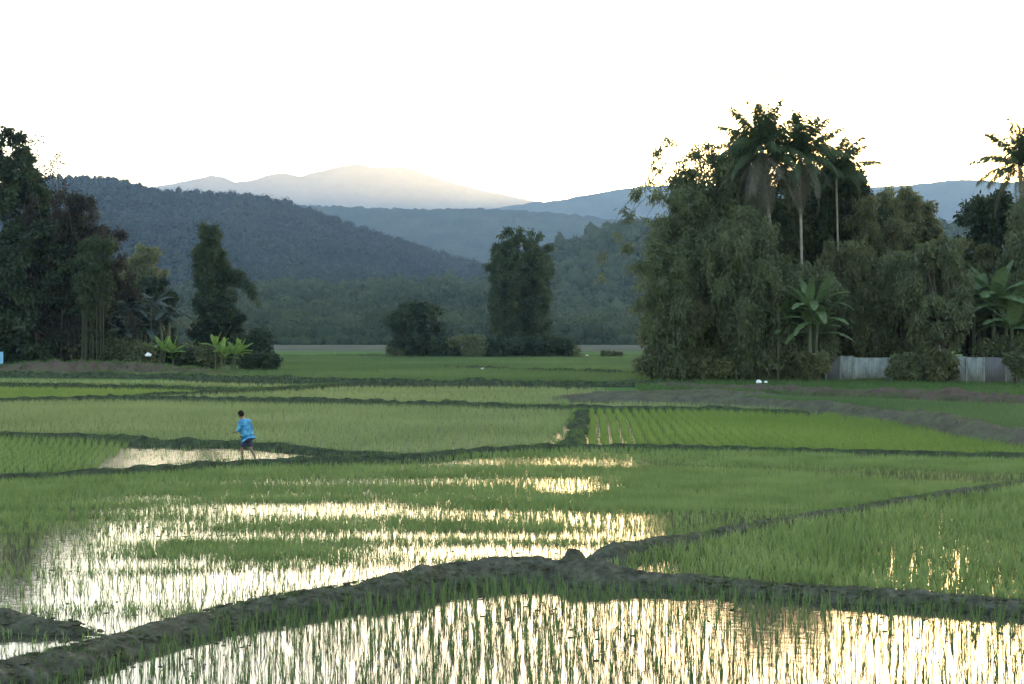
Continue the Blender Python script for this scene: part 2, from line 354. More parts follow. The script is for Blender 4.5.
def rice(label, poly, sx, sy, mat, h=.28, nb=6, wd=.012, near=False, ang=0, jit=.2, dens=None, spread=.02, lean=.5, z=0., name='rice_seedlings', drop=.06, wob=.12, cat='rice'):
    P = np.array([G(x, y) for x, y in poly]); c = P.mean(0)
    x0, y0 = P.min(0) - 1; x1, y1 = P.max(0) + 1; R = math.hypot(x1 - x0, y1 - y0) / 2 + 1
    u, v = np.meshgrid(np.arange(-R, R, sx), np.arange(-R, R, sy)); u = u.ravel(); v = v.ravel()
    u = u + rng.normal(0, jit * sx * .5, len(u)); v = v + rng.normal(0, jit * sy, len(v))
    mx, my = (x0 + x1) / 2, (y0 + y1) / 2
    u = u + wob * np.sin(v * .35 + .7)
    X = mx + u * math.cos(ang) - v * math.sin(ang); Y = my + u * math.sin(ang) + v * math.cos(ang)
    k = (X > x0) & (X < x1) & (Y > y0) & (Y < y1) & (np.abs(X) < .50 * Y + 4) & (rng.random(len(X)) > drop)
    X, Y = X[k], Y[k]; k = inpoly(X, Y, P); X, Y = X[k], Y[k]
    k = ~near_bund(X, Y); X, Y = X[k], Y[k]
    n_b = np.full(len(X), nb); hh = np.full(len(X), h)
    if dens is not None:
        D = dens(X, Y); n_b = np.maximum(0, np.round(nb * D + rng.uniform(-.5, .5, len(X)))).astype(int); hh = h * np.clip(.75 + .3 * D, .5, 1.15)
    acc = blades(X, Y, np.full(len(X), z), n_b, hh, wd, lean, near, spread)
    me = acc.mesh(name); o = link(name, me, mat); tag(o, label, cat, 'rice planted in the paddies', 'stuff')
    print(label, len(me.polygons)); return o
rev = lambda L: list(reversed(L))
def sh(L, d): return [(x, y + d) for x, y in L]
# P1 nearest paddy
def d1(X, Y):
    q = fbm(X * .25, Y * .12, 31); return .55 + .9 * q
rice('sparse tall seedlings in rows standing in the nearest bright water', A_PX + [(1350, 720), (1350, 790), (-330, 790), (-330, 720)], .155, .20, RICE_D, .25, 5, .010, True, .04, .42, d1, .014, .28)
# P2 large middle paddy
def d2(X, Y):
    px = CX + F * X / Y; py = HZ + CZ * F / Y
    a = fbm(X * .07 + Y * .03 + 3, Y * .30 - X * .03, 41, 4); b = fbm(X * .25, Y * .9 + X * .08, 47, 3)
    m = a * .65 + b * .35
    bias = .055 * np.clip((px - 480) / 160, -.6, 1.2) + .035 * np.clip((520 - py) / 40, -.9, 1) + .05 * np.clip((90 - px) / 60, 0, 1) * (py < 560)
    for cx, cy, rx, ry, k in [(246, 552, 95, 13, .13), (60, 530, 90, 14, .06), (440, 520, 120, 8, .10), (590, 508, 90, 9, .10), (565, 487, 45, 6, -.16), (380, 505, 120, 8, -.06), (250, 500, 110, 9, -.05), (80, 590, 110, 25, -.06), (330, 575, 110, 12, -.06)]:
        bias = bias + k * np.exp(-((px - cx) / rx) ** 2 - ((py - cy) / ry) ** 2)
    return np.clip(.62 + (m + bias - .47) * 7, .60, 2.0)
rice('patchy seedlings with open water streaks in the wide middle paddy', D_PX + [(1350, 476)] + rev(B_PX) + rev(A_PX[:13]), .17, .20, RICE_N, .18, 4, .011, True, .04, .5, d2, .02, .45)
rice('dense green seedlings in the wedge paddy on the right', B_PX + [(1350, 520)] + rev(A_PX[12:]), .17, .17, RICE_N, .25, 8, .014, True, .1, .5, lambda X, Y: (1.05 + .5 * fbm(X * .3, Y * .2, 4)) * (1 - .85 * np.exp(-((CX + F * X / Y - 650) / 42) ** 2 - ((HZ + CZ * F / Y - 572) / 9) ** 2)), .03, .5)
rice('low seedlings beside the bright mud where the person wades', sh(E_PX, 0)[:4] + [(130, 446), (110, 458), (95, 474)] + rev(D_PX[:4]), .26, .22, RICE_A, .30, 6, .02, False, .25, .25, None, .03, .5)
rice('thin seedlings beside the wading person in open water', [(100, 441), (166, 444), (232, 448), (340, 453), (400, 457), (340, 459), (232, 463), (100, 470)], .42, .34, RICE_N, .17, 3, .018, False, .0, .6, lambda X, Y: np.clip((fbm(X * .35, Y * 1.2, 66) - .34) * 6, 0, 1.6), .05, .6, drop=.1)
rice('even pale green rice behind the wading person', F_PX[:8] + [(560, 430), (545, 447), (489, 452), (420, 455)] + rev(E_PX[:8]), .24, .24, RICE_B, .27, 6, .022, False, .03, .5, lambda X, Y: .8 + .5 * fbm(X * .1, Y * .1, 5), .04, .6)
rice('thin rows of seedlings left of the dividing path', [(545, 412), (580, 412), (570, 446), (535, 447)], .55, .26, RICE_A, .26, 5, .022, False, .03, .15, None, .035, .35, wob=.02)
rice('clear rows of rice seedlings right of the dividing path', [(578, 447)] + F_PX[7:] + G_PX[4:] + [(1100, 457), (1024, 457)] + rev(D_PX[11:15]), 0.43, .14, RICE_G, .29, 9, .026, False, -.053, .12, None, .062, .4, wob=.03)
rice('fine bright rice filling the far paddy with no gaps', [(300, 391), (345, 388), (506, 388), (600, 390), (640, 403), (784, 410), (817, 416)] + rev(F_PX[3:9]) + [(160, 397), (232, 394)], .42, .36, RICE_B, .28, 6, .04, False, .1, .6, None, .08, .6)
rice('bright strip of rice by the far left bunds', [(-60, 388), (0, 388), (150, 390), (232, 393), (160, 396), (100, 399), (0, 401), (-60, 402)], .36, .34, RICE_G, .28, 6, .035, False, .1, .6, None, .08, .6)
rice('thin strip of rice below the reddish earth bank', [(-60, 381), (0, 380), (166, 382), (250, 385), (340, 386), (300, 389), (232, 390), (150, 387), (0, 385), (-60, 385)], .42, .38, RICE_B, .28, 6, .04, False, .1, .6, None, .08, .6)
def tufts(label, name, X, Y, Z, nb, h, wd, mat, spread, group='grass on the banks and fields', lean=.7):
    me = blades(X, Y, Z, nb, h, wd, lean, False, spread).mesh(name); o = link(name, me, mat); tag(o, label, 'grass', group, 'stuff')
def areagrass(label, poly, n, mat, h, wd, nb=5, z=.08, name='field_grass'):
    P = np.array([G(x, y) for x, y in poly]); x0, y0 = P.min(0); x1, y1 = P.max(0)
    X = rng.uniform(x0, x1, n * 3); Y = rng.uniform(y0, y1, n * 3); k = inpoly(X, Y, P); X = X[k][:n]; Y = Y[k][:n]
    c = fbm(X * .08, Y * .05, 77); hh = h * (.6 + .9 * c)
    tufts(label, name, X, Y, np.full(len(X), z), nb, hh, wd, mat, .12, lean=.6)
areagrass('green grass field beyond the far bund', [(-80, 378), (-80, 375), (200, 375), (240, 358), (700, 356), (720, 384), (620, 386), (340, 383), (160, 378)], 42000, GRASSF, .40, .07)
areagrass('bright grass strip below the fence bank', [(640, 400), (700, 396), (800, 401), (1100, 413), (1100, 447), (1024, 437), (966, 428), (916, 417), (833, 408), (784, 404)], 16000, GRASSF, .32, .05)
areagrass('rough grass before the shaded right trees', [(640, 393), (630, 378), (1110, 378), (1110, 412), (900, 402), (760, 396)], 15000, GRASS, .40, .06)
# grass on the bunds
for bi, (C, wv, hv, z) in enumerate(BUNDS):
    L_ = len(C); stp = np.linalg.norm(C[1] - C[0]); d = C[:, 1].mean()
    n = int(L_ * stp * (40 if bi == 2 else 90 if d < 40 else 24 if d < 100 else 12) * (1 + (wv.mean() > 2) * 2))
    k = rng.integers(1, L_ - 1, n); t = nrm(C[k + 1] - C[k - 1]); nn = np.stack([-t[:, 1], t[:, 0]], 1)
    a = rng.uniform(-.95, .95, n); s = (k * stp); pat = fbm(s * .5, a * 1.5 + bi, 60 + bi)
    kk = pat > (.56 if bi == 7 else .44 if d < 60 else .38); k, a, nn = k[kk], a[kk], nn[kk]
    Pq = C[k] + nn * (a * wv[k] * .5)[:, None]; Zq = z + (1 - np.abs(a) ** 2.4) * hv[k] - .01
    mat = DRY if bi in (6, 12, 14) else GRASS
    tufts('short grass growing on earth bund number %d' % bi if False else ['tufts of grass along the nearest mud bund', 'tufts of grass on the bund branching right', 'tufts of grass on the short mud spit', 'tufts of grass on the long bund across the middle', 'tufts of grass on the bund behind the wading person', 'tufts of grass on the thin straight bund', 'dry grass on the rough right bank', 'tufts of grass on the dividing path between paddies', 'tufts of grass on the broad far bund', 'tufts of grass on the thin far left bund', 'tufts of grass on the slanting far left bund', 'tufts of grass on the farthest central bund', 'dry grass on the wide earth mound', 'tufts of grass on the reddish left bank', 'dry grass on the bank below the fence', 'tufts of grass on the low bund by the straw field'][bi],
          'bund_grass', Pq[:, 0], Pq[:, 1], Zq, 5, (.09 if d < 40 else .16 if d < 100 else .28), (.009 if d < 40 else .02 if d < 100 else .05), mat, .03 if d < 40 else .06)
def strip():
    m = WATER.copy(); m.name = 'rippled_water'
    for n in m.node_tree.nodes:
        if n.bl_idname == 'ShaderNodeBump': n.inputs['Distance'].default_value *= 4
        if n.bl_idname == 'ShaderNodeTexNoise' and abs(n.inputs['Scale'].default_value - 5) < .1: n.inputs['Scale'].default_value = 2.6
    P = [G(x, y) for x, y in [(95, 444), (166, 443), (232, 443), (290, 448), (350, 453), (400, 457), (340, 464), (232, 468), (166, 474), (80, 478)]]
    me = bpy.data.meshes.new('water'); me.from_pydata([(x, y, .004) for x, y in P], [], [tuple(range(len(P)))]); o = link('water', me, m); o['kind'] = 'structure'
strip()
def patches():
    P = np.array([G(x, y) for x, y in D_PX + [(1350, 476)] + rev(B_PX) + rev(A_PX[:13])]); x0, y0 = P.min(0); x1, y1 = P.max(0)
    n = 1300000; X = rng.uniform(x0, x1, n); Y = rng.uniform(y0, y1, n); k = (np.abs(X) < .50 * Y + 4); X, Y = X[k], Y[k]
    k = inpoly(X, Y, P); X, Y = X[k], Y[k]
    px = CX + F * X / Y; py = HZ + CZ * F / Y
    c = Y + .012 * (X - 2) ** 2 + X * .10
    a = fbm(X * .055 + 5, c * .42, 141, 3) * .6 + fbm(X * .16, c * 1.15, 151, 3) * .4
    b = .065 + .045 * np.clip((px - 540) / 130, 0, 1) + .02 * np.clip((500 - py) / 30, -.5, 1) + .10 * np.clip((70 - px) / 50, 0, 1) * (py < 545) - .15 * np.clip((py - 566) / 15, 0, 1)
    for cx, cy, rx, ry, q in [(246, 553, 90, 11, .20), (250, 528, 80, 5, .12), (380, 541, 120, 4, .10), (400, 522, 160, 5, .10), (600, 505, 80, 10, .14), (565, 487, 42, 6, -.25), (380, 505, 110, 6, -.08), (640, 530, 60, 9, -.12), (160, 512, 90, 6, .08), (480, 556, 90, 3, -.1)]:
        b = b + q * np.exp(-((px - cx) / rx) ** 2 - ((py - cy) / ry) ** 2)
    pr = np.clip((a + b - .52) * 6, 0, 1) ** 1.3 * np.clip(.25 + 1.5 * fbm(X * 1.3, Y * 2.2, 171, 3), 0, 1.4) * .24
    k = rng.random(len(X)) < pr; X, Y = X[k], Y[k]; k = ~near_bund(X, Y); X, Y = X[k], Y[k]
    me = blades(X, Y, X * 0, 5, .17, .014, .55, False, .035).mesh('rice_seedlings'); o = link('rice_seedlings', me, RICE_N)
    tag(o, 'dense dark green streaks of low rice in the wide middle paddy', 'rice', 'rice planted in the paddies', 'stuff'); print('patches', len(X))
patches()
# mud clods poking out of the water
def clods():
    acc = Acc(); bm = bmesh.new(); bmesh.ops.create_icosphere(bm, subdivisions=1, radius=1)
    bv = np.array([v.co[:] for v in bm.verts]); bf = np.array([[v.index for v in f.verts] for f in bm.faces])
    n = 2600; Y = 14 + 36 * rng.random(n) ** 1.3; X = rng.uniform(-.42, .42, n) * Y
    k = fbm(X * .5, Y * .35, 91) > .50; X, Y = X[k], Y[k]; k = ~near_bund(X, Y, .5); X, Y = X[k], Y[k]; Zc = X * 0
    for bi in (0, 1, 2):
        C, wv, hv, z = BUNDS[bi]; q = rng.integers(3, len(C) - 3, [1500, 700, 150][bi]); t = nrm(C[q + 3] - C[q - 3]); nn = np.stack([-t[:, 1], t[:, 0]], 1); aa = rng.uniform(-1.05, 1.05, len(q))
        X = np.r_[X, C[q, 0] + nn[:, 0] * aa * wv[q] * .5]; Y = np.r_[Y, C[q, 1] + nn[:, 1] * aa * wv[q] * .5]; Zc = np.r_[Zc, np.clip((1 - np.abs(aa) ** 3.2) * (1 - .25 * np.abs(aa)), 0, 1) * hv[q]]
    for x, y, zc in zip(X, Y, Zc):
        s = rng.uniform(.008, .028) * (1.3 if zc > 0 else 1); v = bv * [s * rng.uniform(1, 2.4), s * rng.uniform(1, 2), s * .55] * (1 + rng.normal(0, .16, (len(bv), 1)))
        a = rng.uniform(0, 2 * PI); c, q = math.cos(a), math.sin(a)
        acc.add(np.stack([v[:, 0] * c - v[:, 1] * q + x, v[:, 0] * q + v[:, 1] * c + y, v[:, 2] + zc], 1), bf)
    o = link('mud_clods', acc.mesh('mud_clods'), MUD); tag(o, 'small dark mud clods in the shallow water and on the nearest bunds', 'mud', None, 'stuff')
clods()
# ---------------------------------------------------------------- trees
def axis_curve(p0, p1, n=8, bow=.0):
    p0 = np.asarray(p0, float); p1 = np.asarray(p1, float); t = np.linspace(0, 1, n)[:, None]
    L_ = np.linalg.norm(p1 - p0); b = rng.normal(0, 1, 3) * L_ * .04
    return p0 + (p1 - p0) * t + b * np.sin(PI * t) + np.array([0, 0, 1]) * bow * L_ * np.sin(PI * t)
def tree(label, px, Y, top, wpx, n=12000, leaf=(.5, .1), mat=L_MID, low=.12, droop=.3, K=26, group=None, name='broadleaf_tree', basez=.05, trunk=.3, drape=0, sx=1.0, seed=None, loose=1.0, cat='tree'):
    x, y, zt = W(px, Y, top); H = zt - basez; R = wpx / F * Y / 2
    root = empty(name, (x, y, basez), label, cat, group)
    acc = Acc(); tr = Acc()
    fork = np.array([rng.normal(0, .2), rng.normal(0, .2), H * rng.uniform(.18, .3)])
    tp = axis_curve((0, 0, -.2), fork, 6); tube(tr, tp, np.linspace(trunk, trunk * .75, 6), 9)
    top_c = np.array([0, 0, H * .86])
    cl = []
    for k in range(K):
        t = (k + .5) / K; zc = H * (low + (0.93 - low) * t ** .85)
        env = R * (math.sin(PI * min(max((zc / H - low * .4) / (1.06 - low * .4), 0.02), .98)) ** .55)
        a = k * 2.4 + rng.uniform(-.5, .5); rr = env * rng.uniform(.35, .95)
        cl.append((np.array([math.cos(a) * rr, math.sin(a) * rr, zc]), R * rng.uniform(.22, .42) * loose))
    cl.append((np.array([0, 0, H - R * .25]), R * .28))
    tot = sum(r * r for _, r in cl)
    for c, r in cl:
        m = int(n * r * r / tot); ns_ = 16 if drape else 9; sub = ball_pts(c, (r, r, r * .8), ns_, .6)
        for q in sub:
            P = ball_pts(q, (r * .34, r * .34, r * .5) if drape else (r * .5, r * .5, r * .42), m // ns_, .2)
            if drape: P[:, 2] -= rng.random(len(P)) ** 2 * drape * r * .6
            P[:, 2] = np.clip(P[:, 2], .1, H)
            leaves(acc, P, leaf[0] * (1.25 if drape else 1), leaf[1] * (.75 if drape else 1), droop + (.35 if drape else 0), rmul=rng.uniform(.1, .9))
        lb = axis_curve(fork + (c - fork) * .0, c, 7, .05); tube(tr, lb, np.linspace(trunk * .4, .03, 7), 6)
    link('trunk', tr.mesh('trunk', True), BARK, root); link('crown', acc.mesh('crown'), mat, root)
    return root
def bamboo(label, px, Y, top, spread, n=40, mat=L_BAMB, leafn=14000, leaf=(.45, .05), bias=(0, 0), group='bamboo clumps', hmin=.6, out=.45, droop=.7, extra=(), t0=.15, foot=1.6, wispy=.5, cat='bamboo', basez=.05, pw=2.2):
    x, y, zt = W(px, Y, top); H = zt - basez; S = spread / F * Y / 2
    root = empty('bamboo_clump', (x, y, basez), label, cat, group)
    cu = Acc(); acc = Acc(); per = leafn // (n + len(extra))
    jobs = []
    for k in range(n):
        a = rng.uniform(0, 2 * PI); h = H * rng.uniform(hmin, 1.0) * (1.0 if k else 1.0); o_ = S * rng.uniform(.1, 1.0) ** .8
        dx = math.cos(a) * o_ + bias[0] * rng.random(); dy = math.sin(a) * o_ + bias[1]
        h *= 1 - .25 * (o_ / S) ** 2
        jobs.append((dx, dy, h, rng.uniform(.1, out)))
    for (dx, h, o2) in extra: jobs.append((dx, rng.uniform(-1, 1), h, o2))
    for dx, dy, h, ar in jobs:
        fa = rng.uniform(0, 2 * PI); fr_ = foot * .75 * math.sqrt(rng.random()); b = np.array([math.cos(fa) * fr_, math.sin(fa) * fr_, -.1])
        t = np.linspace(0, 1, 14)
        hor = t ** pw; ver = np.sin(t * PI * (.5 + ar * .45)) / np.sin(min(PI * .5, PI * (.5 + ar * .45)) if True else 1)
        P = np.stack([b[0] + dx * hor, b[1] + dy * hor, ver * h], 1)
        tube(cu, P, np.linspace(.055, .012, 14), 5)
        # leaf sprays on side twigs
        m = per // 14
        for q in range(14):
            tt = t0 + (1 - t0) * rng.random() ** (.8 if pw > 1.5 else 1)
            c = np.array([np.interp(tt, t, P[:, i]) for i in range(3)])
            rr = (1.25 - .8 * tt) * wispy * 2; d = rng.normal(size=3); d[2] = abs(d[2]) * .2; d = d / np.linalg.norm(d) * rr
            s = rng.random(m)[:, None]; pts = c + d * s + rng.normal(0, .16 + .12 * wispy, (m, 3)); pts[:, 2] -= (s[:, 0] ** 2) * rr * .7
            pts[:, 2] = np.clip(pts[:, 2], .1, None)
            leaves(acc, pts, leaf[0], leaf[1], droop, rmul=rng.uniform(.15, .85))
    link('culms', cu.mesh('culms', True), CULM, root); link('foliage', acc.mesh('foliage'), mat, root)
    return root
def frond_mesh(Lf, e0, curl, nl=50, ll=.95, hang=1.0):
    acc = Acc(); t = np.linspace(0, 1, 12); e = e0 - curl * t ** 1.2
    dx = np.cos(e); dz = np.sin(e); x = np.r_[0, np.cumsum((dx[1:] + dx[:-1]) / 2)] * Lf / 11; z = np.r_[0, np.cumsum((dz[1:] + dz[:-1]) / 2)] * Lf / 11
    P = np.stack([x, x * 0, z], 1); tube(acc, P, np.linspace(.05, .012, 12), 5, .3)
    V = []; T = []; R_ = []
    for s in (-1, 1):
        for k in range(nl):
            tt = .12 + .88 * (k + rng.random() * .6) / nl; p = np.array([np.interp(tt, t, P[:, i]) for i in range(3)])
            l = ll * (.35 + .75 * math.sin(PI * min(tt * .85 + .1, 1))) * rng.uniform(.8, 1.1); ee = np.interp(tt, t, e)
            fw = np.array([math.cos(ee), 0, math.sin(ee)])
            d = fw * .55 + np.array([0, s, 0]) * .75 + np.array([0, 0, -hang * rng.uniform(.35, .9)]); d /= np.linalg.norm(d)
            q = p + d * l * .5; r = p + d * l + np.array([0, 0, -.25 * hang * l]); wv = fw * .042
            b = len(V); V += [p - wv * .6, p + wv * .6, q + wv, q - wv, r]; T += [(b, b + 1, b + 2), (b, b + 2, b + 3), (b + 3, b + 2, b + 4)]; R_ += [rng.random()] * 5
    acc.add(V, T, np.array(R_)); return acc.mesh('frond')
def palm(label, px, Y, crown_py, base_px, Lf=4.2, nf=22, dead=0, group='coconut palms', basez=.05, trunkr=.17, mat=L_PALM, up=1.15, cat='palm'):
    x, y, zc = W(px, Y, crown_py); xb = (base_px - CX) / F * Y
    root = empty('coconut_palm', (xb, y, basez), label, cat, group)
    H = zc - basez; dx = x - xb; t = np.linspace(0, 1, 14)
    P = np.stack([dx * t ** 1.4, .3 * np.sin(t * 3), H * t - .15 * (1 - t)], 1); tr = Acc(); tube(tr, P, trunkr * (1.35 - .5 * t ** .4) * (1 + .04 * np.sin(t * 90)), 10)
    link('trunk', tr.mesh('trunk', True), PALMBARK, root)
    # crown shaft
    for k in range(nf):
        f = (k + .5) / nf; e0 = up * (1 - f) + (-.35) * f + rng.uniform(-.1, .1); curl = rng.uniform(.9, 1.5) * (.5 + .7 * f)
        me = frond_mesh(Lf * rng.uniform(.85, 1.05) * (.85 + .15 * math.sin(PI * f)), e0 + .25, curl); o = link('frond', me, mat, root)
        o.location = (dx, 0.3 * math.sin(3), H); o.rotation_euler = (rng.uniform(-.2, .2), 0, k * 2.399 + rng.uniform(-.2, .2))
    for k in range(dead):
        me = frond_mesh(Lf * rng.uniform(.85, 1.15), -.2 - rng.uniform(0, 1.0), rng.uniform(.5, 1.3), 30, .75, .6); o = link('dead_frond', me, L_DEAD, root)
        o['label'] = 'pale dead frond hanging straight down'
        o.location = (dx, 0.3 * math.sin(3), H - .2); o.rotation_euler = (0, 0, k * 2.399)
    return root
def banana_leaf(Lb, wb, e0, curl, torn=.5):
    acc = Acc(); n = 22; t = np.linspace(0, 1, n); e = e0 - curl * t ** 1.3
    x = np.r_[0, np.cumsum(np.cos(e[:-1]))] * Lb / (n - 1); z = np.r_[0, np.cumsum(np.sin(e[:-1]))] * Lb / (n - 1)
    P = np.stack([x, x * 0, z], 1); tube(acc, P, np.linspace(.035, .008, n), 5, .9)
    V = []; T = []; R_ = []
    for s in (-1, 1):
        off = rng.uniform(-.2, .2, n)
        for k in range(3, n - 1):
            t0, t1 = t[k], t[k + 1] - (.3 / n if rng.random() < torn else 0)
            w0 = wb * math.sin(PI * ((t0 - .1) / .92)) ** .6 if t0 > .1 else 0; w1 = wb * max(math.sin(PI * min((t1 - .1) / .92, .99)), 0) ** .6
            p0, p1 = P[k], P[k] + (P[k + 1] - P[k]) * ((t1 - t0) * n)
            dz = .25 + off[k // 3 * 3] * 1.5 * torn
            a = p0 + np.array([.12 * w0, s * w0, dz * w0 * -.8]); b = p1 + np.array([.12 * w1, s * w1, dz * w1 * -.8])
            am = p0 + np.array([0.05, s * w0 * .5, .12 * w0]); bm_ = p1 + np.array([.05, s * w1 * .5, .12 * w1])
            q = len(V); V += [p0, p1, bm_, am, b, a]; T += [(q, q + 1, q + 2), (q, q + 2, q + 3), (q + 3, q + 2, q + 4), (q + 3, q + 4, q + 5)]; R_ += [rng.random() * .6 + .2] * 6
    acc.add(V, T, np.array(R_)); return acc.mesh('leaf')
def banana(label, px, Y, stem_top_py, stems=2, nl=8, Lb=2.4, wb=.32, mat=L_BAN, group='banana plants', basez=.05, up=1.2, spread=.8, torn=.5, curl=1.2):
    x, y, zt = W(px, Y, stem_top_py); H = max(zt - basez, .3)
    root = empty('banana_plant', (x, y, basez), label, 'banana plant', group)
    for s in range(stems):
        bx, by = (0, 0) if s == 0 else rng.normal(0, spread, 2); h = H * (1 if s == 0 else rng.uniform(.6, .95))
        st = Acc(); tx = bx + rng.normal(0, .15)
        tube(st, axis_curve((bx, by, -.1), (tx, by, h), 7), np.linspace(.14, .08, 7) * (Lb / 2.4), 9); link('stem', st.mesh('stem', True), STEM, root)
        for k in range(nl):
            f = (k + .5) / nl; me = banana_leaf(Lb * rng.uniform(.8, 1.05), wb, up * (1 - f) + .15 * f + .1, curl * rng.uniform(.6, 1.2) * (.4 + f), torn)
            o = link('leaf', me, mat, root); o.location = (tx, by, h - .1); o.rotation_euler = (rng.uniform(-.15, .15), 0, k * 2.4 + s * 1.1 + rng.uniform(-.3, .3))
    return root
def shrub(label, px, Y, top, wpx, n=2500, mat=L_MID, leaf=(.3, .09), group='shrubs under the trees', basez=.05, name='shrub', cat='shrub', K=9):
    x, y, zt = W(px, Y, top); H = zt - basez; R = wpx / F * Y / 2
    root = empty(name, (x, y, basez), label, cat, group); acc = Acc(); st = Acc()
    for k in range(K):
        c = np.array([rng.uniform(-.75, .75) * R, rng.uniform(-.5, .5) * R, H * rng.uniform(.25, .75)]); r = min(R, H) * rng.uniform(.3, .5)
        P = ball_pts(c, (r * 1.4, r, r), n // K, .3); P[:, 2] = np.clip(P[:, 2], .05, H * 1.05); leaves(acc, P, leaf[0], leaf[1], .2, rmul=rng.uniform(.2, .8))
        tube(st, axis_curve((c[0] * .2, 0, -.1), c, 5), np.linspace(.05, .02, 5), 5)
    link('stems', st.mesh('stems', True), BARK, root); link('foliage', acc.mesh('foliage'), mat, root); return root
# --- right grove, about 100 to 140 m off
RB = 'trees of the right grove'
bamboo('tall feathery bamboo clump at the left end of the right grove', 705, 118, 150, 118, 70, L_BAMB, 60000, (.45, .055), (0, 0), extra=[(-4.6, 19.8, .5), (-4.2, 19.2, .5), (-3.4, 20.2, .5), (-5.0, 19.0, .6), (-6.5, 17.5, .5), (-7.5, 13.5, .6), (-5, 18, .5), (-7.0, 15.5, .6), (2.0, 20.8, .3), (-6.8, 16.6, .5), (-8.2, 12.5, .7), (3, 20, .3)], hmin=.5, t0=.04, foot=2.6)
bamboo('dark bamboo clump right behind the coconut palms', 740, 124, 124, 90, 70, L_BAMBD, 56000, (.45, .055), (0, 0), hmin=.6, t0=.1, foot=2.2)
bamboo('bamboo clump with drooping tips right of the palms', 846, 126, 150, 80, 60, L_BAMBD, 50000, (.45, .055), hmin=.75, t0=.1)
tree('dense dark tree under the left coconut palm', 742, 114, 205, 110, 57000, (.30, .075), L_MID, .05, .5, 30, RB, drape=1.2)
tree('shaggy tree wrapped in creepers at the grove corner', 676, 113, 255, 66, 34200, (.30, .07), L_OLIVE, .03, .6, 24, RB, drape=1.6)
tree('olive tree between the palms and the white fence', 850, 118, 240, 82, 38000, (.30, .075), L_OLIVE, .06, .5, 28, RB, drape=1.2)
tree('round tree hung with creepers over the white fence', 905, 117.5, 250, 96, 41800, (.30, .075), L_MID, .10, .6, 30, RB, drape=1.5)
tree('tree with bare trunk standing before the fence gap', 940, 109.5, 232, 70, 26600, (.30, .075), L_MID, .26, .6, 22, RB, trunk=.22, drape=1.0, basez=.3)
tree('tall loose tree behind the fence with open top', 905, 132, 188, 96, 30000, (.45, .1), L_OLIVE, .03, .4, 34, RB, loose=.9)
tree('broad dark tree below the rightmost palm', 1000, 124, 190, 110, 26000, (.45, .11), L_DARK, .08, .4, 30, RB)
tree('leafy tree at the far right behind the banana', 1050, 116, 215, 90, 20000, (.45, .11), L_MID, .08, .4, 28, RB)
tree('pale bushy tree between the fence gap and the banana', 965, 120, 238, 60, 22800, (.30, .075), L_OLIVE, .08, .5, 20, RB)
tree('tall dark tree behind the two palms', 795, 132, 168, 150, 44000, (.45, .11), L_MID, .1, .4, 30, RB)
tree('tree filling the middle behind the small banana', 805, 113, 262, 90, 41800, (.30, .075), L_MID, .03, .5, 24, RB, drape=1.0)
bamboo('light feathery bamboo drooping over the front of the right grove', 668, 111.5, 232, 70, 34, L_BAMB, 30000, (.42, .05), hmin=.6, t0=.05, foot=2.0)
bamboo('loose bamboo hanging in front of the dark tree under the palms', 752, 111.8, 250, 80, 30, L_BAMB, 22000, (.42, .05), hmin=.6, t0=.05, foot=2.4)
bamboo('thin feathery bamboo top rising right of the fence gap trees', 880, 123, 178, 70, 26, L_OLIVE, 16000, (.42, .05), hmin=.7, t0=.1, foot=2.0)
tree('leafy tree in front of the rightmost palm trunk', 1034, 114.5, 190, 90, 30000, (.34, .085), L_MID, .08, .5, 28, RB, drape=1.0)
palm('left coconut palm with long pale dead fronds hanging', 762, 116, 150, 782, 5.0, 34, 30, up=1.62)
palm('right coconut palm on a thin pale bare trunk', 800, 116, 156, 804, 4.5, 30, 14, trunkr=.13, up=1.6)
palm('rightmost coconut palm at the edge of the view', 1020, 118, 166, 1030, 4.8, 28, 6, up=1.55)
palm('low palm crown right of the pale trunk', 836, 121, 172, 842, 4.0, 22, 0, trunkr=.10, up=1.5)
banana('large banana plant with broad leaves at the right edge', 994, 111.3, 298, 4, 11, 3.9, .60, L_BAN, basez=.3, up=1.25)
banana('ragged banana plant left of the white fence', 816, 110, 305, 4, 10, 3.4, .38, L_BAN, basez=.2)
banana('slender banana leaves half hidden left of the ragged banana', 778, 111, 315, 2, 7, 2.4, .3, L_BAN, basez=.2)
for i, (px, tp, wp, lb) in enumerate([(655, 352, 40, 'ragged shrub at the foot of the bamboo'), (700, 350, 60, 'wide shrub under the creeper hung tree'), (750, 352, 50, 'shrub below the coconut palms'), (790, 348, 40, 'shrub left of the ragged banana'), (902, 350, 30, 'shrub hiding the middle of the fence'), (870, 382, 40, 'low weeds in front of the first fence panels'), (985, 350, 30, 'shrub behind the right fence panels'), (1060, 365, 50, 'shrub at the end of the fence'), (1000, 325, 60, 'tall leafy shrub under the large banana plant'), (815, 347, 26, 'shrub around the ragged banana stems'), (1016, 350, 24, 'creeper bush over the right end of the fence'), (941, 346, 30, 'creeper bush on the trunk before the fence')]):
    shrub(lb, px, 108.5 + (i % 3) * .7 if px > 830 and px != 985 and i < 8 else [112, 112.4, 113][i % 3] if i < 8 else [110.8, 108.8, 107.5, 108.5][i - 8], tp, wp, 6000, [L_MID, L_OLIVE][i % 2], (.32, .08), basez=.25)
